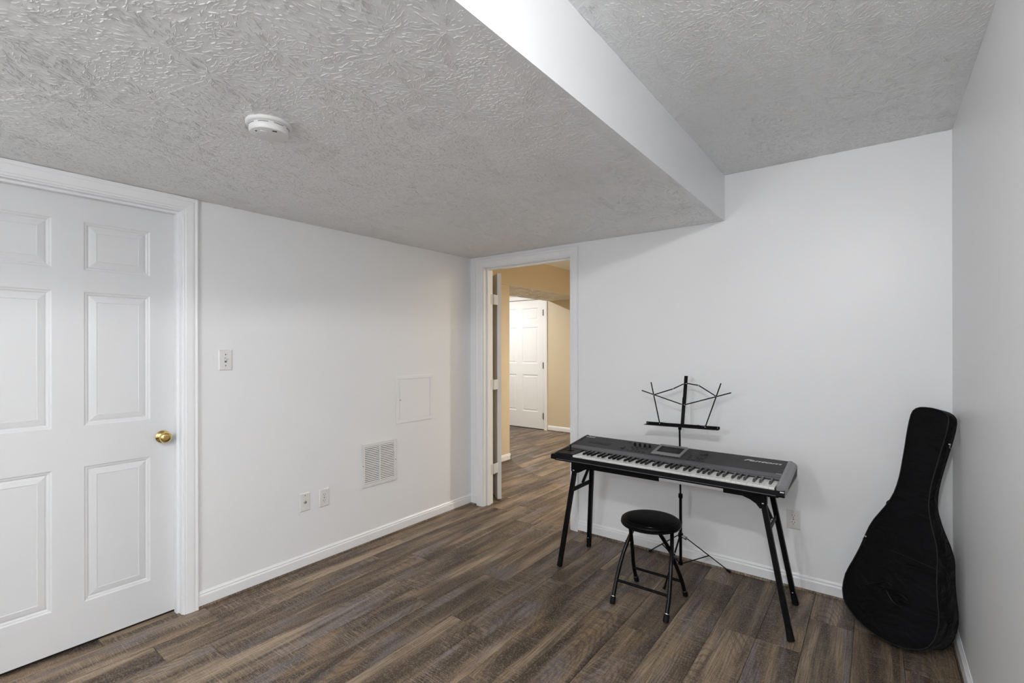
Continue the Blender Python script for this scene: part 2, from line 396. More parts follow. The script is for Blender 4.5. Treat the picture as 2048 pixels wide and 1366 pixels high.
baseboard('baseboard_right', 1, YB, YF, XR, -1, label='white baseboard along the right wall')

# ------------------------------------------------------------------ six-panel doors
def door_leaf(root, W, H, cols, rows, th=.035, mat='door', both=True):
    """leaf in local x (0..W), z (0..H), front face at y = 0, body towards +y. cols / rows are panel extents."""
    m_ = MB(); xs = [0] + [c for cc in cols for c in cc] + [W]
    for i in range(0, len(xs), 2): m_.box((xs[i], 0, 0), (xs[i + 1], th, H))       # stiles and mullion
    zs = [0] + [z for zz in rows for z in zz] + [H]
    for (a, b) in cols:
        for i in range(0, len(zs), 2): m_.box((a, 0, zs[i]), (b, th, zs[i + 1]))   # rails
    m_.build('leaf', M[mat], root)
    prof = [(0, 0), (.005, .0035), (.011, .0045), (.016, .0085), (.019, .0085), (.024, .0065), (.046, .0025), (.048, .0045)]
    for (a, b) in cols:
        for (c, d) in rows:
            def ring(i, dep): return [(a + i, dep, c + i), (b - i, dep, c + i), (b - i, dep, d - i), (a + i, dep, d - i)]
            vs = []; fs = []
            for i, dp in prof: vs += ring(i, dp)
            for r in range(len(prof) - 1):
                for j in range(4):
                    j2 = (j + 1) % 4; fs.append((r * 4 + j, r * 4 + j2, r * 4 + 4 + j2, r * 4 + 4 + j))
            fs.append(tuple(len(vs) - 4 + j for j in range(4)))
            o = len(vs); vs += [(a, th - .006, c), (b, th - .006, c), (b, th - .006, d), (a, th - .006, d)]
            fs.append((o, o + 1, o + 2, o + 3))
            for j in range(4):
                j2 = (j + 1) % 4; fs.append((j, j2, o + j2, o + j))
            MB().add(vs, fs).build('panel', M[mat], root)
# closed door on the left wall: local x runs along +Y of the room, seen from +X
d1 = empty('door_1', (XL - .070, DJ[1] - .004, .012), (0, 0, R(-90)))
# local +x -> world -Y ; local +y -> world +X ; so mirror: rotate +90 and let the body go to -X
d1.rotation_euler = (0, 0, R(90)); d1.location = (XL - .070, DJ[0] + .004, .012)
struct(d1, 'closed white six-panel door with a brass knob')
W1 = DJ[1] - DJ[0] - .008; oy = DJ[0] + .004
door_leaf(d1, W1, 2.068, [(.222 - oy, .478 - oy), (.588 - oy, .843 - oy)], [(.190, .818), (1.006, 1.628), (1.728, 1.953)])
kn = empty('knob', (.896 - oy, 0, .923 - .012), parent=d1); kn['label'] = 'round polished brass door knob'
MB().lathe([(.012, -.001), (.031, -.001), (.032, -.004), (.029, -.008), (.017, -.011), (.0125, -.014), (.0125, -.028), (.018, -.032), (.0255, -.038), (.0275, -.045), (.0265, -.052), (.022, -.058), (.013, -.0605), (.006, -.0600), (.001, -.0598)], (0, 0, 0), 1, 40).build('knob_ball', M['brass'], kn)
MB().lathe([(.001, -.0606), (.005, -.0606), (.005, -.0625), (.001, -.0625)], (0, 0, 0), 1, 16).build('lock_button', M['brass'], kn)
# open door in the far doorway, swung out into the hall
d2 = empty('door_2', (-2.704, 3.411, .012), (0, 0, R(143)))
struct(d2, 'white door swung open into the hall, seen edge-on')
door_leaf(d2, .80, 2.03, [(.11, .35), (.45, .69)], [(.19, .82), (1.0, 1.62), (1.72, 1.94)], th=.036)
for hz in (.30, 1.045, 1.80):
    h_ = MB().lathe([(.0065, -.045), (.0065, .045)], (DF[0] + .004, YF + WT + .012, hz), 2, 12).box((DF[0] - .001, YF + WT - .03, hz - .044), (DF[0] + .002, YF + WT + .012, hz + .044)).bar((DF[0] + .004, YF + WT + .012, hz), (-2.722, 3.386, hz), .003, .088)
    h_.build('hinge', M['hinge'], tr2)

# ------------------------------------------------------------------ hall beyond the doorway
YH0, YH1 = YF + WT, 6.691
XB0, XB1, ZB, ZHC = -4.300, -3.563, 2.130, 2.49
struct(MB().box((XB0, YH0, 0), (XB1 - .012, 4.672, ZB)).build('wall_hall_left', M['tan']), 'tan wall end in the hall')
hb_ = MB().box((XB0, YH0, ZB), (XB1, YH1, ZHC)).build('wall_hall_header', M['tan']); struct(hb_, 'tan header over the hall opening')
MB().box((XB0 + .001, 4.60, ZB - .003), (XB1 - .001, YH1 - .001, ZB + .001)).build('header_underside', M['tan_ceiling'], hb_)
plaster_strokes(hb_, XB0 + .002, XB1 - .002, 4.60, YH1 - .002, ZB - .003, 5000, 13, M['tan_ceiling'], 1.3)
DX = (-5.40, -4.405)
struct(MB().box((DX[1] + .018, YH1, 0), (-.9, YH1 + .12, 2.6)).box((-6.0, YH1, 0), (DX[0] - .018, YH1 + .12, 2.6)).box((DX[0] - .018, YH1, 2.18), (DX[1] + .018, YH1 + .12, 2.6)).build('wall_hall_end', M['tan']), 'tan wall at the far end of the hall')
struct(MB().box((-1.0, YH0, 0), (-.9, YH1, 2.6)).build('wall_hall_right', M['tan']))
struct(MB().box((XB1, YH0, ZHC), (-.9, YH1, 2.6)).build('ceiling_hall', M['ceiling']))
struct(MB().box((-6.0, YH0, 2.46), (XB0, YH1, 2.6)).build('ceiling_far_room', M['ceiling']))
struct(MB().box((-6.12, YH0, 0), (-6.0, YH1, 2.6)).build('wall_far_room_left', M['tan']))
struct(MB().box((-6.0, YH0 - .02, 0), (XB0, YH0 + .06, 2.6)).build('wall_far_room_front', M['tan']))
struct(MB().box((XB1 - .8, YH0 - .004, 0), (DF[0] - .02, YH0 + .004, 2.49)).box((DF[1] + .02, YH0 - .004, 0), (-.9, YH0 + .004, 2.49)).box((DF[0] - .02, YH0 - .004, DF[2] + .02), (DF[1] + .02, YH0 + .004, 2.49)).build('wall_hall_front', M['tan']))
pb = baseboard('baseboard_hall_left', 1, YH0, 4.685, XB1 - .012, 1, label='white baseboard on the tan wall end')
MB().prism([(4.672 + t, z) for t, z in BASE], 0, XB1 - .6, XB1 + .0005).build('return_piece', M['trim'], pb)
baseboard('baseboard_hall_end', 0, -4.322, -1.0, YH1, -1, label='white baseboard on the tan wall beside the far door')
pl_end = lambda a, z, t: (a, YH1 - t, z)
tr3 = sweep([(DX[0] - .004, 0), (DX[0] - .004, 2.172), (DX[1] + .004, 2.172), (DX[1] + .004, 0)], CAS, pl_end).build('trim_3', M['trim']); struct(tr3, 'white casing around the far white door')
d3 = empty('door_3', (DX[0] + .003, YH1 + .008, .012)); struct(d3, 'white six-panel door at the far end, seen through the doorway')
door_leaf(d3, DX[1] - DX[0] - .006, 2.150, [(.105, .425), (.545, .870)], [(.275, .895), (1.085, 1.70), (1.815, 2.02)], mat='trim')
for hz in (.232, 1.07, 1.944):
    MB().lathe([(.008, -.05), (.008, .05)], (DX[1] - .004, YH1 - .012, hz), 2, 10).box((DX[1] - .022, YH1 - .004, hz - .05), (DX[1] - .003, YH1 + .006, hz + .05)).build('hinge', M['grey_hinge'], tr3)

# ------------------------------------------------------------------ recessed ceiling lamps and an added fill globe
def lamp_light(parent, kind, loc, radius, watts, col):
    ld = bpy.data.lights.new('lamp_light', kind); ld.energy = watts; ld.color = col
    if kind == 'AREA': ld.shape = 'DISK'; ld.size = radius * 2
    else: ld.shadow_soft_size = radius
    lo = bpy.data.objects.new('lamp_light', ld); COL.objects.link(lo); lo.parent = parent; lo.location = loc; return lo
def can_light(loc, r, mat, label, watts, col, drop=0.0):
    t_ = empty('recessed_light', loc); tag(t_, label, 'ceiling light')
    MB().lathe([(r + .002, -.001), (r + .016, -.001), (r + .018, -.004), (r + .012, -.007), (r + .002, -.006)], (0, 0, 0), 2, 40, caps=False).build('trim_ring', M['plastic'], t_)
    if drop: MB().lathe([(r + .003, -.004), (r + .008, -.004), (r + .008, -drop), (r + .003, -drop)], (0, 0, 0), 2, 40, caps=False).build('baffle', M['slot'], t_)
    MB().lathe([(.001, -.0045), (r * .7, -.005), (r + .001, -.003)], (0, 0, 0), 2, 40).build('lens', M[mat], t_)
    lamp_light(t_, 'AREA', (0, 0, -.008), r, watts, col)
fl = empty('flush_light', (-.03, -.25, Z2)); tag(fl, 'round flush drum lamp on the higher ceiling, near the right wall', 'ceiling light')
MB().lathe([(.001, 0), (.068, 0), (.070, -.008), (.062, -.012), (.001, -.012)], (0, 0, 0), 2, 40).build('base', M['plastic'], fl)
MB().lathe([(.049, -.011), (.050, -.014), (.050, -.042), (.046, -.048), (.025, -.051), (.001, -.052)], (0, 0, 0), 2, 40).build('diffuser', M['lens_room'], fl)
lamp_light(fl, 'POINT', (0, 0, -.095), .038, ROOM_LAMP, (1, .992, .985))
dl = empty('fill_light', (-1.00, -1.40, Z1)); tag(dl, 'unseen fill globe added just below the lowered ceiling', 'ceiling light')
MB().lathe([(.001, 0), (.06, 0), (.06, -.02), (.02, -.028), (.012, -.05), (.012, -.075), (.001, -.075)], (0, 0, 0), 2, 32).build('canopy', M['steel'], dl)
MB().lathe([(.001, -.07), (.10, -.072), (.15, -.085), (.152, -.088), (.10, -.076), (.001, -.074)], (0, 0, 0), 2, 40).build('shade_plate', M['plastic'], dl)
lamp_light(dl, 'POINT', (0, 0, -.215), .12, FILL_LAMP, (.995, 1, 1))
can_light((-1.62, 5.05, ZHC), .075, 'lens_hall', 'round recessed lamp in the hall ceiling', HALL_LAMP, (1, .93, .83), .028)
can_light((-5.05, 5.55, 2.46), .075, 'lens_far', 'round recessed lamp before the far white door', FAR_LAMP, (.97, .99, 1))

# ------------------------------------------------------------------ smoke detector
sd = empty('smoke_detector', (-1.690, .832, Z1), (0, 0, R(-20))); tag(sd, 'round white smoke detector on the lowered ceiling', 'smoke detector')
MB().lathe([(.001, 0), (.074, 0), (.0745, -.006), (.072, -.010), (.066, -.0125), (.001, -.0125)], (0, 0, 0), 2, 56).build('base', M['plastic'], sd)
body = MB().lathe([(.058, -.012), (.063, -.0135), (.0635, -.018), (.0630, -.033), (.0600, -.0375), (.050, -.0395), (.001, -.0400)], (0, 0, 0), 2, 56).build('body', M['plastic'], sd)
for k in range(8):
    a0 = 2 * math.pi * k / 8 + .12; a1 = a0 + .52; n = 8
    ring = []
    vs = []; fs = []
    for i in range(n + 1):
        a = a0 + (a1 - a0) * i / n
        for r_, z_ in ((.0620, -.0165), (.0639, -.0165), (.0639, -.0182), (.0620, -.0182)): vs.append((r_ * math.cos(a), r_ * math.sin(a), z_))
    for i in range(n):
        for j in range(4): fs.append((i * 4 + j, i * 4 + (j + 1) % 4, i * 4 + 4 + (j + 1) % 4, i * 4 + 4 + j))
    fs += [(0, 1, 2, 3), (n * 4, n * 4 + 1, n * 4 + 2, n * 4 + 3)]
    MB().add(vs, fs).build('vent_slot', M['slot'], body)
MB().bbox((.006, -.030, -.0415), (.030, -.008, -.0392), .0008).build('test_button', M['plastic'], body)
MB().lathe([(.001, -.0412), (.0028, -.0412), (.0028, -.0395)], (.018, -.042, 0), 2, 14).build('indicator_light', M['slot'], body)
for dx in (.0, .006): MB().box((.040 + dx, .005, -.0403), (.043 + dx, .019, -.039)).build('sounder_slot', M['slot'], body)

# ------------------------------------------------------------------ wall plates. builders work in local x (right), z (up), front towards -y
def plate_base(name, loc, rz, label, cat, group=None):
    e = empty(name, loc, (0, 0, rz)); tag(e, label, cat, group)
    w_, h_, t_ = .035, .057, .0055
    MB().add([(-w_, 0, -h_), (w_, 0, -h_), (w_, 0, h_), (-w_, 0, h_), (-w_, -.002, -h_), (w_, -.002, -h_), (w_, -.002, h_), (-w_, -.002, h_), (-w_ + .005, -t_, -h_ + .005), (w_ - .005, -t_, -h_ + .005), (w_ - .005, -t_, h_ - .005), (-w_ + .005, -t_, h_ - .005)],
             [(0, 1, 2, 3), (8, 9, 10, 11)] + [(i, (i + 1) % 4, (i + 1) % 4 + 4, i + 4) for i in range(4)] + [(i + 4, (i + 1) % 4 + 4, (i + 1) % 4 + 8, i + 8) for i in range(4)]).build('plate', M['plate'], e)
    return e
def screw(e, z, m='slot'): MB().lathe([(.001, -.0068), (.0028, -.0066), (.0031, -.005)], (0, 0, z), 1, 12).build('screw', M[m], e)
LW = R(90)     # plate local -y faces +X of the room
e = plate_base('light_switch', (XL, 1.168, 1.311), LW, 'white toggle light switch plate right of the panel door', 'light switch')
screw(e, .0305); screw(e, -.0305)
MB().box((-.0055, -.0058, -.0125), (.0055, -.0050, .0125)).build('toggle_slot', M['duct'], e)
MB().add([(-.0045, -.005, -.007), (.0045, -.005, -.007), (.0045, -.005, .009), (-.0045, -.005, .009), (-.004, -.017, .004), (.004, -.017, .004), (.004, -.015, .011), (-.004, -.015, .011)], [(0, 1, 2, 3), (4, 5, 6, 7), (0, 1, 5, 4), (1, 2, 6, 5), (2, 3, 7, 6), (3, 0, 4, 7)]).build('toggle', M['plastic'], e)
e = plate_base('cable_plate', (XL, 1.629, .410), LW, 'white wall plate with a single metal cable socket', 'wall plate')
screw(e, .042, 'duct'); screw(e, -.042, 'plastic')
MB().lathe([(.0075, -.005), (.0075, -.009), (.0048, -.009), (.0048, -.016), (.002, -.016)], (0, 0, 0), 1, 12).build('cable_socket', M['steel'], e)
def outlet(loc, rz, label):
    e = plate_base('power_outlet', loc, rz, label, 'outlet', 'wall outlets')
    screw(e, 0)
    for s in (-1, 1):
        z = s * .0195
        pts = []
        for k in range(24):
            a = 2 * math.pi * k / 24; pts.append((.0170 * math.cos(a), max(-.0125, min(.0125, .0170 * math.sin(a))) + z))
        f_ = MB().prism(pts, 1, -.0070, -.005).build('socket_face', M['plastic'], e)
        for sx, hh in ((-.0063, .0042), (.0063, .0034)): MB().box((sx - .0012, -.0074, z + .003 - hh), (sx + .0012, -.0066, z + .003 + hh)).build('slot', M['slot'], f_)
        MB().lathe([(.001, -.0074), (.0024, -.0074), (.0024, -.0066)], (0, 0, z - .0078), 1, 10).build('ground_hole', M['slot'], f_)
outlet((XL, 1.761, .406), LW, 'white wall outlet beside the cable plate on the left wall')
outlet((-.386, YF, .392), 0, 'white wall outlet behind the right legs of the keyboard stand')

# access panel
ap = empty('access_panel', (XL, 2.536, .983), (0, 0, LW)); tag(ap, 'flush white square access panel painted like the wall', 'access panel')
a_, b_ = .180, .178
fr = MB()
for (x0, z0, x1, z1) in ((-a_, -b_, a_, -b_ + .024), (-a_, b_ - .024, a_, b_), (-a_, -b_ + .024, -a_ + .024, b_ - .024), (a_ - .024, -b_ + .024, a_, b_ - .024)):
    fr.bbox((x0, -.0050, z0), (x1, .001, z1), .002)
fr.build('frame', M['wall'], ap)
MB().bbox((-a_ + .0265, -.0028, -b_ + .0265), (a_ - .0265, .001, b_ - .0265), .001).build('hatch', M['wall'], ap)
MB().lathe([(.001, -.0058), (.006, -.0056), (.0065, -.003)], (-a_ + .034, 0, -.002), 1, 16).build('latch', M['plate'], ap)
MB().box((-a_ + .0325, -.0064, -.008), (-a_ + .0345, -.0050, .004)).build('latch_slot', M['duct'], ap)

# return-air grille
gr = empty('air_return_grille', (XL, 2.199, .548), (0, 0, LW)); tag(gr, 'white metal return-air grille with two columns of louvres', 'vent grille')
gw, gh = .153, .152
f_ = MB()
for (x0, z0, x1, z1) in ((-gw, -gh, gw, -gh + .024), (-gw, gh - .024, gw, gh), (-gw, -gh + .024, -gw + .026, gh - .024), (gw - .026, -gh + .024, gw, gh - .024), (-.006, -gh + .024, .006, gh - .024)):
    f_.bbox((x0, -.007, z0), (x1, 0, z1), .0012)
f_.build('frame', M['plastic'], gr)
MB().box((-gw + .02, -.0012, -gh + .02), (gw - .02, -.0002, gh - .02)).build('duct', M['duct'], gr)
ns = 20; ph = (2 * gh - .048) / ns; sw = gw - .026 - .006
sl = MB().add([(-sw / 2, -.0062, -ph * .26), (sw / 2, -.0062, -ph * .26), (sw / 2, -.0028, ph * .30), (-sw / 2, -.0028, ph * .30), (-sw / 2, -.0052, -ph * .34), (sw / 2, -.0052, -ph * .34), (sw / 2, -.0018, ph * .22), (-sw / 2, -.0018, ph * .22)], [(0, 1, 2, 3), (7, 6, 5, 4), (0, 4, 5, 1), (1, 5, 6, 2), (2, 6, 7, 3), (3, 7, 4, 0)]).mesh('slat', M['plastic'])
for cx in (-1, 1):
    for k in range(ns): link('slat', sl, gr, (cx * (.006 + sw / 2), 0, -gh + .024 + ph * (k + .5)))
for sx in (-1, 1): MB().lathe([(.001, -.009), (.003, -.0085), (.0035, -.006)], (sx * (gw - .012), 0, .0), 1, 10).build('screw', M['duct'], gr)

# ------------------------------------------------------------------ keyboard stand
ks = empty('keyboard_stand', (-.98, 2.755, 0)); tag(ks, 'black folding metal keyboard stand with splayed legs', 'keyboard stand')
def K(p): return (p[0] + .98, p[1] - 2.755, p[2])
YR = (2.642, 2.868)
for yi, y in enumerate(YR):
    for sgn, x0, xin in ((1, -1.527, -.97), (-1, -.433, -.634)):
        m_ = MB()
        # plate that carries the leg pivot, with the curved underside
        def X(t): return x0 + sgn * t
        poly = [(X(0), .664), (X(0), .606), (X(.006), .600), (X(.045), .600 if sgn > 0 else .588), (X(.062), .607), (X(.078), .618), (X(.105), .630), (X(.13), .634), (X(.13), .664)]
        if sgn < 0: poly = [(X(0), .664), (X(0), .606), (X(.006), .598), (X(.022), .586), (X(.030), .584), (X(.048), .606), (X(.075), .622), (X(.112), .634), (X(.112), .664)]
        if sgn < 0: poly = poly[::-1]
        m_.prism([K((a, 0, b))[::2] for a, b in poly], 1, y - 2.755 - .014, y - 2.755 + .014)
        m_.build('leg_bracket', M['black_metal'], ks)
        xs_ = sorted((X(.11), xin))
        MB().bbox(K((xs_[0], y - .012, .632)), K((xs_[1], y + .012, .662)), .002).build('rail_sleeve', M['black_metal'], ks)
        MB().lathe([(.001, -.0045), (.0045, -.003), (.006, 0)], K((X(.017 if sgn > 0 else .017), y - .014, .612)), 1, 12).build('rivet', M['steel'], ks)
    MB().bbox(K((-1.0, y - .010, .634)), K((-.60, y + .010, .653)), .005).build('inner_rail', M['rail'], ks)
legs = {('l', 0): ((-1.508, YR[0], .618), (-1.600, 2.606, .0)), ('l', 1): ((-1.508, YR[1], .618), (-1.596, 2.986, .0)),
        ('r', 0): ((-.450, YR[0], .618), (-.325, 2.592, .0)), ('r', 1): ((-.450, YR[1], .618), (-.352, 2.978, .0))}
for (sd_, i), (a, b) in legs.items():
    A, B = Vector(K(a)), Vector(K(b)); d = (A - B).normalized(); f0 = B + d * .012
    lg = MB().bar(tuple(A), tuple(B + d * .03), .024, .024, (0, 1, 0)).build('leg', M['black_metal'], ks)
    ft = MB(); ft.tube([tuple(B + Vector((0, 0, .002))), tuple(B + d * .004), tuple(B + d * .02), tuple(B + d * .06)], [.017, .0175, .0165, .0145], 12); ft.build('rubber_foot', M['rubber'], lg)
    if i: MB().lathe([(.001, -.003), (.0035, -.002), (.004, 0)], tuple(B + d * .07 + Vector((0, -.013, 0))), 1, 10).build('rivet', M['steel'], lg)
for sgn, (t0, b0), (t1, b1) in ((1, legs[('l', 0)], legs[('l', 1)]), (-1, legs[('r', 0)], legs[('r', 1)])):
    def at(t, b, z): f = (z - b[2]) / (t[2] - b[2]); return tuple(Vector(b).lerp(Vector(t), f))
    p0, p1 = at(t0, b0, .485), at(t1, b1, .485)
    MB().bar(K(p0), K(p1), .006, .026).build('cross_bar', M['black_metal'], ks)
    mid = Vector(p0).lerp(Vector(p1), .5); q = mid + Vector((sgn * .065, 0, .155)); mid = mid + Vector((sgn * .004, 0, .012))
    MB().bar(K(mid), K(q), .016, .010, (0, 1, 0)).build('folding_link', M['black_metal'], ks)
    MB().tube([K((q.x, YR[0], .645)), K((q.x, YR[1], .645))], .007, 10).build('link_bar', M['black_metal'], ks)
    MB().lathe([(.001, -.004), (.004, -.003), (.005, 0)], K((mid.x, mid.y - .008, mid.z + .005)), 1, 10).build('rivet', M['steel'], ks)
for x in (-1.40, -.56):
    for y in YR: MB().bbox(K((x - .05, y - .010, .661)), K((x + .05, y + .010, .672)), .002).build('support_pad', M['rubber'], ks)

# ------------------------------------------------------------------ keyboard
kb = empty('digital_piano', (-1.587, 2.492, .692), (0, R(.35), 0)); kb.location.z = .696
tag(kb, 'long dark grey electronic keyboard with black and white keys', 'keyboard')
KW, KD = 1.2525, .41
def pz(y): return .055 + (y - .14) * .035 / .27
# chassis: tray under the keys and the body behind
ch = MB().prism([(.000, 0), (-.005, .006), (-.005, .030), (-.003, .0335), (.002, .0335), (.006, .0285), (.135, .0285), (.14, .054), (.402, .086), (.41, .080), (.41, .012), (.395, 0)], 0, .028, KW - .028)
ch.build('chassis', M['kb_black'], kb)
MB().prism([(-.0056, .0095), (-.0056, .0110), (.000, .0110), (.000, .0095)], 0, .028, KW - .028).build('front_highlight', M['kb_cheek'], kb)  # pale line painting the highlight along the front edge
kf = .148; wp = .0235733
# control panel: front strip coloured lighter to imitate its reflection, and dark top
MB().prism([(.1375, .050), (.1385, .0560), (.150, .0585), (.200, .0640), (.200, .058)], 0, .030, KW - .030).build('panel_strip', M['kb_strip_sheen'], kb)
MB().prism([(.200, .058), (.200, .0640), (.404, pz(.404) + .0005), (.4095, .082), (.4095, .075)], 0, .030, KW - .030).build('control_panel', M['kb_panel'], kb)
# end blocks at both ends of the keys
prof_blk = [(-.002, .004), (-.006, .012), (-.006, .030), (0, .040), (.012, .046), (.14, .052), (.14, .02), (.0, .0)]
MB().prism(prof_blk, 0, .026, kf - .0015).build('bender_block', M['kb_black'], kb)
MB().prism(prof_blk, 0, kf + 45 * wp + .0015, KW - .036).build('end_block', M['kb_black'], kb)
for side in (0, 1):
    X_ = (lambda t: KW - t) if side else (lambda t: t)
    secs = []
    for y, zt, zl in ((-.002, .036, .012), (.006, .044, .010), (.03, .048, .008), (.14, .0575, .006), (.404, .092, .006), (.414, .086, .012)):
        secs.append([(X_(.040), y, zt), (X_(.028), y, zt + .0015), (X_(.006), y, zt - .010), (X_(0), y, zt - .020), (X_(.002), y, zl + .002), (X_(.012), y, zl - .004), (X_(.040), y, zl - .004)])
    vs = [v for s_ in secs for v in s_]; n = 7; fs = [tuple(range(n)), tuple(range(len(vs) - n, len(vs)))]
    for i in range(len(secs) - 1):
        for j in range(n): fs.append((i * n + j, i * n + (j + 1) % n, (i + 1) * n + (j + 1) % n, (i + 1) * n + j))
    ck = MB().add(vs, fs).build('end_cheek', M['kb_cheek' if side else 'kb_panel'], kb)
    MB().prism([(-.006, .006), (-.010, .014), (-.010, .026), (-.004, .034), (.010, .036), (.010, .004)], 0, min(X_(.036), X_(.002)), max(X_(.036), X_(.002))).build('end_cap', M['kb_black'], ck)
    MB().add([(X_(-.0006), .10, .022), (X_(-.0006), .395, .022), (X_(-.0006), .395, .062), (X_(.0025), .10, .020), (X_(.0025), .395, .020), (X_(.0025), .395, .064)], [(0, 1, 2), (3, 4, 5), (0, 1, 4, 3), (1, 2, 5, 4), (2, 0, 3, 5)]).build('side_recess', M['slot'], ck)
MB().tube([(KW - .020, -.0095, .030), (KW - .004, -.0085, .030)], .004, 8).build('corner_glint', M['kb_silver'], kb)  # silver bar standing in for the glint on the front corner
# keys: E to G, 45 white and 31 black
wk = MB().add([(0, .0045, .030), (wp - .0011, .0045, .030), (wp - .0011, .150, .030), (0, .150, .030), (0, .0005, .0415), (wp - .0011, .0005, .0415), (0, .004, .0440), (wp - .0011, .004, .0440), (wp - .0011, .150, .0440), (0, .150, .0440)],
              [(0, 3, 2, 1), (0, 1, 5, 4), (4, 5, 7, 6), (6, 7, 8, 9), (1, 2, 8, 7, 5), (0, 4, 6, 9, 3), (2, 3, 9, 8)]).mesh('white_key', M['white_key'])
bk_w = .0115
bk = MB().add([(-bk_w / 2, .050, .042), (bk_w / 2, .050, .042), (bk_w / 2, .150, .042), (-bk_w / 2, .150, .042), (-bk_w / 2 + .0012, .054, .0535), (bk_w / 2 - .0012, .054, .0535), (bk_w / 2 - .0012, .060, .0560), (-bk_w / 2 + .0012, .060, .0560), (bk_w / 2 - .0012, .150, .0565), (-bk_w / 2 + .0012, .150, .0565)],
              [(0, 3, 2, 1), (0, 1, 5, 4), (4, 5, 6, 7), (7, 6, 8, 9), (1, 2, 8, 6, 5), (0, 4, 7, 9, 3), (2, 3, 9, 8)]).mesh('black_key', M['black_key'])
names = 'CDEFGAB'; idx = 2
shift = {'C': -.0022, 'D': .0022, 'F': -.003, 'G': 0, 'A': .003}
for k in range(45):
    link('white_key', wk, kb, (kf + k * wp + .0005, -.002, 0))
    nm = names[(idx + k) % 7]
    if nm in shift and k < 44: link('black_key', bk, kb, (kf + (k + 1) * wp + shift[nm], -.002, 0))
# fittings on the panel, local frame lying on the sloping surface
slope = math.atan2(.035, .27)
pn = empty('panel_fittings', (0, .14, .0555), (slope, 0, 0), parent=kb)
def pp(x, y, z=0): return (x, (y - .14) / math.cos(slope), z)
def pbox(name, x, y, w_, d_, h_, m, c=.0008):
    cx, cy, _ = pp(x, y); return MB().bbox((cx - w_ / 2, cy - d_ / 2, -.001), (cx + w_ / 2, cy + d_ / 2, h_), c).build(name, M[m], kbp)
kbp = pn
pn['label'] = 'knobs, buttons and display on the keyboard panel'
for x, y in ((.397, .332), (.428, .332), (.459, .332), (.490, .332)):
    c_ = pp(x, y); k_ = MB().lathe([(.0085, 0), (.0085, .002), (.0068, .003), (.0060, .016), (.005, .0172), (.001, .0174)], c_, 2, 20).build('knob', M['rubber'], pn)
pbox('button', .345, .369, .022, .010, .002, 'slot'); pbox('slider_switch', .347, .262, .017, .030, .004, 'slot')
for x, y in ((.395, .293), (.426, .293), (.457, .293), (.488, .292), (.415, .263), (.439, .264), (.393, .235), (.416, .235), (.438, .235), (.461, .235), (.491, .231),
             (.749, .286), (.749, .254), (.748, .223), (.780, .287), (.829, .283), (.780, .224), (.804, .223), (.828, .222)):
    pbox('button', x, y, .014, .007, .003, 'slot', .0006)
# display bezel (raised, wedge) and glass
x0, x1, y0, y1 = .531, .701, .233, .398; sx0, sx1, sy0, sy1 = .553, .688, .268, .374
def Q(x, y, z): a = pp(x, y); return (a[0], a[1], z)
vs = [Q(x0, y0, 0), Q(x1, y0, 0), Q(x1, y1, 0), Q(x0, y1, 0), Q(x0 + .004, y0 + .004, .006), Q(x1 - .004, y0 + .004, .006), Q(x1 - .006, y1 - .006, .010), Q(x0 + .006, y1 - .006, .010),
      Q(sx0, sy0, .006), Q(sx1, sy0, .006), Q(sx1, sy1, .008), Q(sx0, sy1, .008), Q(sx0, sy0, .003), Q(sx1, sy0, .003), Q(sx1, sy1, .003), Q(sx0, sy1, .003)]
fs = [(3, 2, 1, 0)] + [(i, (i + 1) % 4, (i + 1) % 4 + 4, i + 4) for i in range(4)] + [(i + 4, (i + 1) % 4 + 4, (i + 1) % 4 + 8, i + 8) for i in range(4)] + [(i + 8, (i + 1) % 4 + 8, (i + 1) % 4 + 12, i + 12) for i in range(4)]
MB().add(vs, fs).build('display_bezel', M['kb_silver'], pn)
MB().add([Q(sx0, sy0, .0032), Q(sx1, sy0, .0032), Q(sx1, sy1, .0036), Q(sx0, sy1, .0036), Q(sx0, sy0, .001), Q(sx1, sy0, .001), Q(sx1, sy1, .001), Q(sx0, sy1, .001)], [(0, 1, 2, 3), (7, 6, 5, 4), (0, 4, 5, 1), (1, 5, 6, 2), (2, 6, 7, 3), (3, 7, 4, 0)]).build('display', M['screen'], pn)
for k in range(8): pbox('soft_button', .541 + k * .0215, .226, .013, .006, .003, 'slot', .0006)
MB().lathe([(.0215, 0), (.0215, .004), (.0195, .006), (.014, .0055), (.001, .0055)], pp(.804, .343), 2, 32).build('value_dial', M['slot'], pn)
for dx, dy in ((-.013, 0), (.013, 0), (0, .013), (0, -.013)): pbox('cursor_button', .805 + dx, .258 + dy, .009, .007, .003, 'slot', .0006)
pbox('beam_recess', .180, .286, .150, .036, .0012, 'kb_black'); pbox('beam_window', .175, .286, .106, .022, .0016, 'slot')
pbox('emblem_dot', 1.197, .200, .024, .004, .0012, 'logo', .0003)
js = MB().lathe([(.026, 0), (.026, .002), (.008, .005), (.005, .012), (.0045, .026), (.006, .030), (.001, .032)], (.075, .10, .050), 2, 20).build('bender_lever', M['kb_black'], kb)
def lettering(text, size, sx, shear, loc, parent, mat, name='lettering', spacing=1.0, rot=(0, 0, 0)):
    cu = bpy.data.curves.new('txt', 'FONT'); cu.body = text; cu.size = size; cu.shear = shear; cu.extrude = .0004; cu.space_character = spacing; cu.offset = size * .012
    o = bpy.data.objects.new('txt', cu); COL.objects.link(o); dg = bpy.context.evaluated_depsgraph_get(); dg.update()
    me = bpy.data.meshes.new_from_object(o.evaluated_get(dg)); me.name = name
    bpy.data.objects.remove(o, do_unlink=True); bpy.data.curves.remove(cu)
    for v in me.vertices: v.co.x *= sx
    me.materials.clear(); me.materials.append(mat)
    r = link(name, me, parent, loc); r.rotation_euler = rot; return r
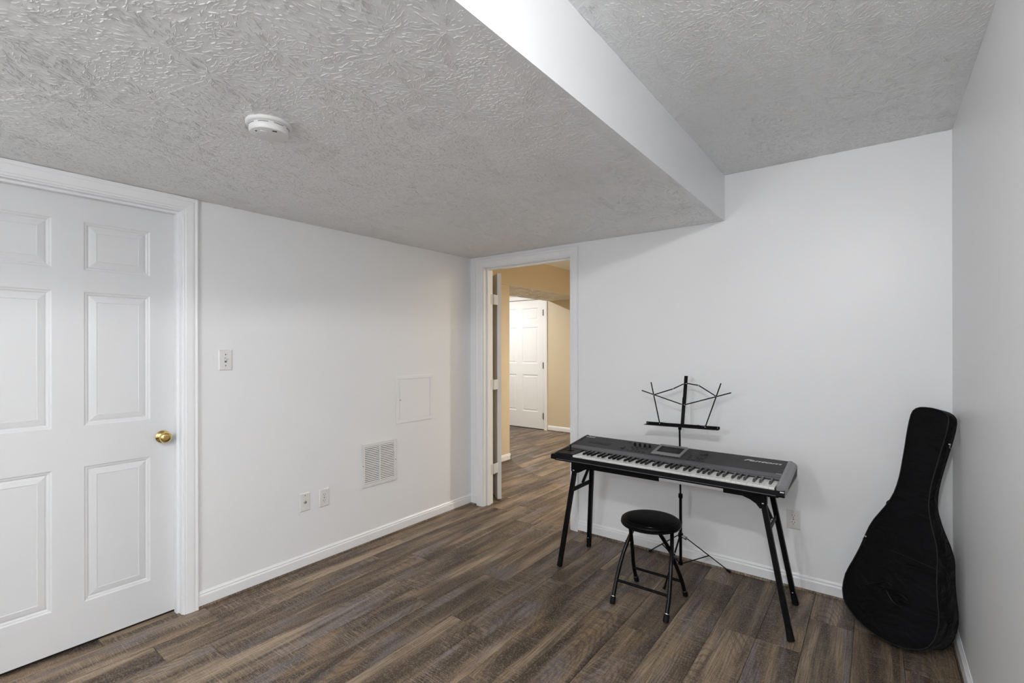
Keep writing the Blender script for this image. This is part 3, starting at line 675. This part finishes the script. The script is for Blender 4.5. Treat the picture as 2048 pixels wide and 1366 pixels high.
a = pp(.020, .366); lettering('Roland', .024, 1.05, .0, (a[0] + .012, a[1], .0018), pn, M['logo'])
a = pp(1.010, .326); lettering('Fantom', .0345, 1.72, .35, (a[0], a[1], .0018), pn, M['logo'], spacing=.98)
for x, fh in ((.20, .0225), (1.05, .0175)):
    for y in (.15, .376): MB().lathe([(.001, -fh), (.011, -fh), (.012, 0), (.001, 0)], (x, y, .001), 2, 16).build('rubber_foot', M['rubber'], kb)

# ------------------------------------------------------------------ music stand
mst = empty('music_stand', (-.970, 3.0, 0)); tag(mst, 'black folding wire music stand standing behind the keyboard', 'music stand')
def S_(p, dy=0.0): return (p[0] + .970, p[1] - 3.0 + dy, p[2])
feet = [(-.717, 3.142, .006), (-1.222, 3.142, .006), (-.966, 2.702, .006)]
MB().tube([S_((-.970, 3.0, .035)), S_((-.970, 3.0, .46))], .0085, 14).build('lower_tube', M['black_metal'], mst)
MB().tube([S_((-.970, 3.0, .44)), S_((-.975, 3.0, .872))], .0055, 12).build('upper_tube', M['black_metal'], mst)
MB().lathe([(.006, -.012), (.012, -.012), (.013, 0), (.012, .014), (.007, .016)], S_((-.970, 3.0, .46)), 2, 16).build('collar', M['black_metal'], mst)
MB().lathe([(.009, 0), (.015, .002), (.015, .026), (.009, .028)], S_((-.970, 3.0, .205)), 2, 18).build('slider', M['black_metal'], mst)
kn_ = MB().tube([S_((-.955, 2.992, .218)), S_((-.930, 2.980, .214))], [.009, .011], 12).build('clamp_knob', M['steel'], mst)
MB().lathe([(.008, 0), (.0145, .003), (.0145, .020), (.008, .022)], S_((-.970, 3.0, .036)), 2, 18).build('lower_hub', M['black_metal'], mst)
for f in feet:
    F_ = Vector(S_(f)); T_ = Vector((0, 0, .218)); h0 = Vector((0, 0, .046)); dd = Vector((F_.x, F_.y, 0)).normalized() * .013
    lg = MB().bar(tuple(T_ + dd), tuple(F_ + Vector((0, 0, .004))), .0085, .005, (0, 0, 1)).build('leg', M['black_metal'], mst)
    MB().tube([tuple(F_.lerp(T_, .07)), tuple(F_ + Vector((0, 0, .003)))], [.006, .0085], 10).build('rubber_foot', M['rubber'], lg)
    q = (T_ + dd).lerp(F_, .55); MB().bar(tuple(h0 + dd), tuple(q), .0065, .004).build('strut', M['black_metal'], mst)
def strip(name, a, b, w_, th=.0022, dy=0.0, mat='black_metal'):
    return MB().bar(S_(a, dy), S_(b, dy), w_, th, (0, -.970, .242)).build(name, M[mat], mst)
strip('centre_bar', (-.956, 2.989, .885), (-.957, 3.034, 1.066), .021, .003)
strip('centre_bar', (-.953, 3.024, 1.030), (-.954, 3.066, 1.198), .021, .003, -.004)
strip('upper_arm', (-.962, 3.055, 1.151), (-1.028, 3.046, 1.115), .0065); strip('upper_arm', (-1.028, 3.046, 1.115), (-1.149, 3.035, 1.071), .0065, dy=-.002)
strip('lower_arm', (-.965, 3.023, 1.022), (-1.233, 3.041, 1.094), .0065, dy=-.003)
strip('side_arm', (-1.175, 3.055, 1.150), (-1.094, 2.991, .897), .0065, dy=-.006)
strip('upper_arm', (-.948, 3.055, 1.152), (-.875, 3.053, 1.143), .0065); strip('upper_arm', (-.875, 3.053, 1.143), (-.769, 3.038, 1.083), .0065, dy=-.002)
strip('lower_arm', (-.950, 3.023, 1.022), (-.687, 3.045, 1.109), .0065, dy=-.003)
strip('side_arm', (-.746, 3.058, 1.162), (-.819, 2.991, .900), .0065, dy=-.006)
ty = MB().bar(S_((-1.182, 2.988, .8945)), S_((-.737, 2.988, .9035)), .0025, .016, (0, 0, 1)).bar(S_((-1.182, 2.966, .8875)), S_((-.737, 2.966, .8965)), .044, .0022, (0, 0, 1)).build('tray', M['black_metal'], mst)
for p_ in ((-1.149, 3.035, 1.071), (-1.028, 3.046, 1.115), (-.962, 3.053, 1.151), (-.948, 3.053, 1.151), (-.875, 3.053, 1.143), (-.769, 3.038, 1.083), (-.965, 3.023, 1.022), (-.950, 3.023, 1.022), (-1.094, 2.990, .897), (-.819, 2.990, .902), (-1.170, 2.988, .8945), (-.748, 2.988, .903)):
    MB().lathe([(.001, -.0035), (.0026, -.0025), (.003, 0)], S_((p_[0], p_[1] - .0075, p_[2])), 1, 8).build('rivet', M['steel'], mst)
for sx, x in ((1, -1.09), (-1, -.822)):
    MB().tube([S_((x, 2.984, .905)), S_((x + sx * .02, 2.978, .909)), S_((x + sx * .04, 2.972, .914))], .0011, 6).build('page_clip', M['steel'], mst)
MB().lathe([(.007, -.012), (.010, -.010), (.010, .012), (.006, .014)], S_((-.972, 2.995, .880)), 2, 14).build('tilt_joint', M['black_metal'], mst)

# ------------------------------------------------------------------ folding stool
SX, SY = -.985, 2.548
stl = empty('folding_stool', (SX, SY, 0)); tag(stl, 'round black folding stool in front of the keyboard', 'stool')
def T(p): return (p[0] - SX, p[1] - SY, p[2])
seat = MB().lathe([(.001, .418), (.118, .418), (.146, .421), (.1545, .427), (.1575, .434), (.1555, .441), (.149, .446), (.1425, .4475), (.1405, .4470), (.1375, .4495), (.120, .4555), (.06, .4590), (.001, .4595)], (0, 0, 0), 2, 64).build('seat', M['vinyl'], stl)
MB().tube([(.1405 * math.cos(2 * math.pi * k / 64), .1405 * math.sin(2 * math.pi * k / 64), .4475) for k in range(64)], .0016, 8, closed=True).build('seat_piping', M['black_gloss'], seat)
MB().lathe([(.150, .4165), (.1565, .4185), (.1590, .4235), (.1580, .4290), (.1520, .4290), (.150, .4250)], (0, 0, 0), 2, 64, caps=False).build('seat_rim', M['black_gloss'], seat)
def spline(pts, n=6):
    P_ = [Vector(p) for p in pts]; out = []
    for i in range(len(P_) - 1):
        p0, p1, p2, p3 = P_[max(i - 1, 0)], P_[i], P_[i + 1], P_[min(i + 2, len(P_) - 1)]
        for k in range(n):
            t = k / n; out.append(.5 * ((2 * p1) + (p2 - p0) * t + (2 * p0 - 5 * p1 + 4 * p2 - p3) * t * t + (3 * p1 - p0 - 3 * p2 + p3) * t ** 3))
    out.append(P_[-1]); return [tuple(v) for v in out]
xl, xr = -1.138, -.848
frames = {'f': (2.392, 2.640), 'b': (2.714, 2.470)}          # foot y, top y
for key, (yf, yt) in frames.items():
    dx = .0 if key == 'f' else .016
    for sx, x in ((1, xl), (-1, xr)):
        xt = x + sx * (.052 + dx)
        ymid = 2.548
        pts = [T((x + sx * dx * .2, yf, .004)), T((x + sx * dx * .5, yf + (ymid - yf) * .33, .11)), T((x + sx * (.012 + dx), yf + (ymid - yf) * .72, .235)), T((x + sx * (.026 + dx), yf + (yt - yf) * .68, .315)), T((xt, yt, .420))]
        sp_ = spline(pts, 6)
        lg = MB().tube(sp_, .0105, 14).build('leg', M['black_gloss'], stl)
        a = Vector(sp_[0]); b = Vector(sp_[3]); d = (b - a).normalized()
        MB().tube([tuple(a + Vector((0, 0, -.0025))), tuple(a + d * .004), tuple(a + d * .022), tuple(a + d * .034)], [.0135, .0150, .0145, .0130], 14).build('rubber_foot', M['rubber'], lg)
        MB().tube([tuple(a + d * .034), tuple(a + d * .037)], [.0126, .0126], 14).build('foot_ring', M['steel'], lg)
    f = .33; yb_ = yf + (2.548 - yf) * .33
    MB().tube([T((xl + dx * .5, yb_, .110 if key == 'f' else .100)), T((xr - dx * .5, yb_, .110 if key == 'f' else .100))], .0075, 12).build('cross_bar', M['black_gloss'], stl)
for sx, x in ((1, xl), (-1, xr)):
    MB().tube([T((x + sx * .018 - .014, 2.553, .290)), T((x + sx * .018 + .016, 2.553, .290))], .0035, 8).build('pivot_rivet', M['grey_hinge'], stl)
for y in (2.640, 2.470):
    MB().tube([T((xl + .052, y, .418)), T((xr - .052, y, .418))], .0095, 10).build('seat_bar', M['black_gloss'], stl)

# ------------------------------------------------------------------ guitar bag leaning in the corner
O = Vector((.0035, 2.8228, .0278)); BS = .985; Wv = Vector((.83601, -.54270, -.08100)).normalized(); Uv = Vector((.18002, .13183, .97479)); Uv = (Uv - Wv * Uv.dot(Wv)).normalized(); Nv = Wv.cross(Uv).normalized()
if Nv.y > 0: Nv = -Nv
# local frame: x = across, y = back (away from the viewer), z = along the neck
bag = bpy.data.objects.new('guitar_bag', None); COL.objects.link(bag); bag.empty_display_size = .05
bag.matrix_world = Matrix(((Wv.x, -Nv.x, Uv.x, O.x), (Wv.y, -Nv.y, Uv.y, O.y), (Wv.z, -Nv.z, Uv.z, O.z), (0, 0, 0, 1))) @ Matrix.Scale(BS, 4)
tag(bag, 'black padded guitar gig bag leaning upright in the corner', 'guitar bag')
HV = [(0, 0), (.003, .040), (.010, .075), (.022, .113), (.040, .148), (.060, .174), (.079, .188), (.119, .2025), (.158, .2061), (.198, .2049), (.238, .1965), (.277, .1855), (.317, .1755), (.356, .1668), (.396, .1598), (.436, .1538), (.475, .1462), (.515, .1335), (.555, .1160), (.594, .0985), (.634, .0838), (.673, .0738), (.713, .0688), (.753, .0668), (.792, .0672), (.832, .0690), (.871, .0709), (.911, .0731), (.951, .0757), (.990, .0778), (1.030, .0788), (1.062, .0775), (1.082, .0730), (1.096, .0620), (1.104, .047), (1.108, .026), (1.110, .0)]
def lerp_t(tab, v):
    for (a, fa), (b, fb) in zip(tab, tab[1:]):
        if v <= b: return fa + (fb - fa) * (v - a) / (b - a)
    return tab[-1][1]
TH = [(0, .115), (.06, .135), (.25, .140), (.45, .125), (.56, .085), (.66, .062), (.80, .058), (1.0, .060), (1.08, .058), (1.11, .050)]
vs_ = sorted(set([v for v, _ in HV] + [(a + b) / 2 for (a, _), (b, _) in zip(HV, HV[1:])]))
NF, NS = 14, 5
verts = []; loops = []
def endf(v): return min(1, v / .10, (1.11 - v) / .07)
for v in vs_:
    h = max(lerp_t(HV, v), .0004); t = lerp_t(TH, v); e_ = max(0, endf(v)) ** .5; row = []
    bulge = .014 if v < .55 else .008
    for i in range(NF + 1):
        s_ = -1 + 2 * i / NF; row.append((s_ * h, -bulge * e_ * (1 - s_ ** 4), v))
    for i in range(1, NS):
        f = i / NS; row.append((h + .004 * e_ * math.sin(math.pi * f), t * f, v))
    for i in range(NF + 1):
        s_ = 1 - 2 * i / NF; row.append((s_ * h, t + .008 * e_ * (1 - s_ ** 4), v))
    for i in range(1, NS):
        f = 1 - i / NS; row.append((-h - .004 * e_ * math.sin(math.pi * f), t * f, v))
    loops.append(row)
n = len(loops[0]); vs2 = [p_ for r_ in loops for p_ in r_]; fs = []
for i in range(len(loops) - 1):
    for j in range(n): fs.append((i * n + j, i * n + (j + 1) % n, (i + 1) * n + (j + 1) % n, (i + 1) * n + j))
fs += [tuple(range(n)), tuple((len(loops) - 1) * n + j for j in range(n))]
MB().add(vs2, fs, True).build('padded_body', M['fabric'], bag)
out = [(-lerp_t(HV, v), -.0015, v) for v in vs_] + [(lerp_t(HV, v), -.0015, v) for v in reversed(vs_[1:-1])]
pi_ = MB().tube(out, .0022, 6, closed=True).build('front_piping', M['piping'], bag)
out2 = [(-lerp_t(HV, v), lerp_t(TH, v) + .0005, v) for v in vs_] + [(lerp_t(HV, v), lerp_t(TH, v) + .0005, v) for v in reversed(vs_[1:-1])]
MB().tube(out2, .0022, 6, closed=True).build('back_piping', M['webbing'], bag)
# main zip running round the gusset
def gus(v, f, s):
    h = lerp_t(HV, v); e_ = max(0, endf(v)) ** .5; return (s * (h + .004 * e_ * math.sin(math.pi * f) + .001), lerp_t(TH, v) * f, v)
MB().tube([gus(v, .4, 1) for v in vs_ if .12 < v < 1.04], .0018, 6).build('main_zip', M['webbing'], bag)
def front(x, v, lift=.001):
    h = lerp_t(HV, v); e_ = max(0, endf(v)) ** .5; s_ = max(-1, min(1, x / h)); bl = .014 if v < .55 else .008
    return (x, -bl * e_ * (1 - s_ ** 4) - lift, v)
zp = MB().tube([front(-.150 + .302 * k / 20, .418 + .007 * math.sin(math.pi * k / 20), .0008) for k in range(21)], .0026, 8).build('pocket_zip', M['webbing'], bag)
MB().tube([front(-.150 + .302 * k / 20, .425 + .007 * math.sin(math.pi * k / 20), .0002) for k in range(21)], .0010, 6).build('pocket_seam', M['webbing'], bag)
MB().tube([front(-.020 + .172 * k / 10, .409 + .003 * math.sin(math.pi * k / 10), .0003) for k in range(11)], .0010, 6).build('pocket_seam', M['piping'], bag)
zs_ = empty('zip_pull', front(-.151, .420, .004), parent=bag)
MB().bbox((-.007, -.004, -.047), (.007, .001, -.010), .002).build('pull_tab', M['rubber'], zs_)
MB().lathe([(.001, -.005), (.005, -.004), (.006, 0)], (.002, 0, 0), 1, 12).build('slider', M['steel'], zs_)
gz = gus(.962, .4, 1); zs2 = empty('zip_pull', (gz[0] + .003, gz[1], gz[2]), parent=bag)
MB().bbox((-.002, -.008, -.052), (.005, .008, -.014), .002).build('pull_tab', M['rubber'], zs2)
MB().lathe([(.001, .006), (.005, .005), (.006, 0)], (0, .002, 0), 0, 12).tube([(.004, .0, -.002), (.006, -.003, -.012), (.006, .003, -.018)], .0022, 6).build('slider', M['steel'], zs2)
# embroidered emblem
for st_ in ([(-.111, .185), (-.067, .221), (-.021, .258), (.012, .254)], [(-.111, .185), (-.067, .190), (-.026, .182), (.0, .191)], [(-.031, .207), (-.016, .225), (.001, .216), (.017, .200), (.040, .186), (.065, .186)], [(.015, .212), (.038, .230), (.060, .236), (.082, .228)], [(.041, .209), (.066, .208), (.089, .215)]):
    sp_ = spline([(x, 0, v) for x, v in st_], 5); m_ = len(sp_)
    MB().tube([front(p_[0], p_[2], .0002) for p_ in sp_], [.0012 + .0034 * math.sin(math.pi * (k + .5) / m_) for k in range(m_)], 8).build('emblem_stroke', M['emblem'], bag)
# carry strap on the hidden back, its loop showing at the left
lp = [(-.092, .050, .66), (-.103, .045, .632), (-.112, .035, .612), (-.108, .040, .596), (-.094, .050, .580)]
MB().tube(spline(lp, 4), .0055, 8).build('strap_loop', M['webbing'], bag)
MB().tube(spline([(-.074, .060, .95), (-.076, .064, .86), (-.074, .064, .76), (-.080, .060, .70), (-.092, .052, .66)], 5), .006, 8).build('shoulder_strap', M['webbing'], bag)
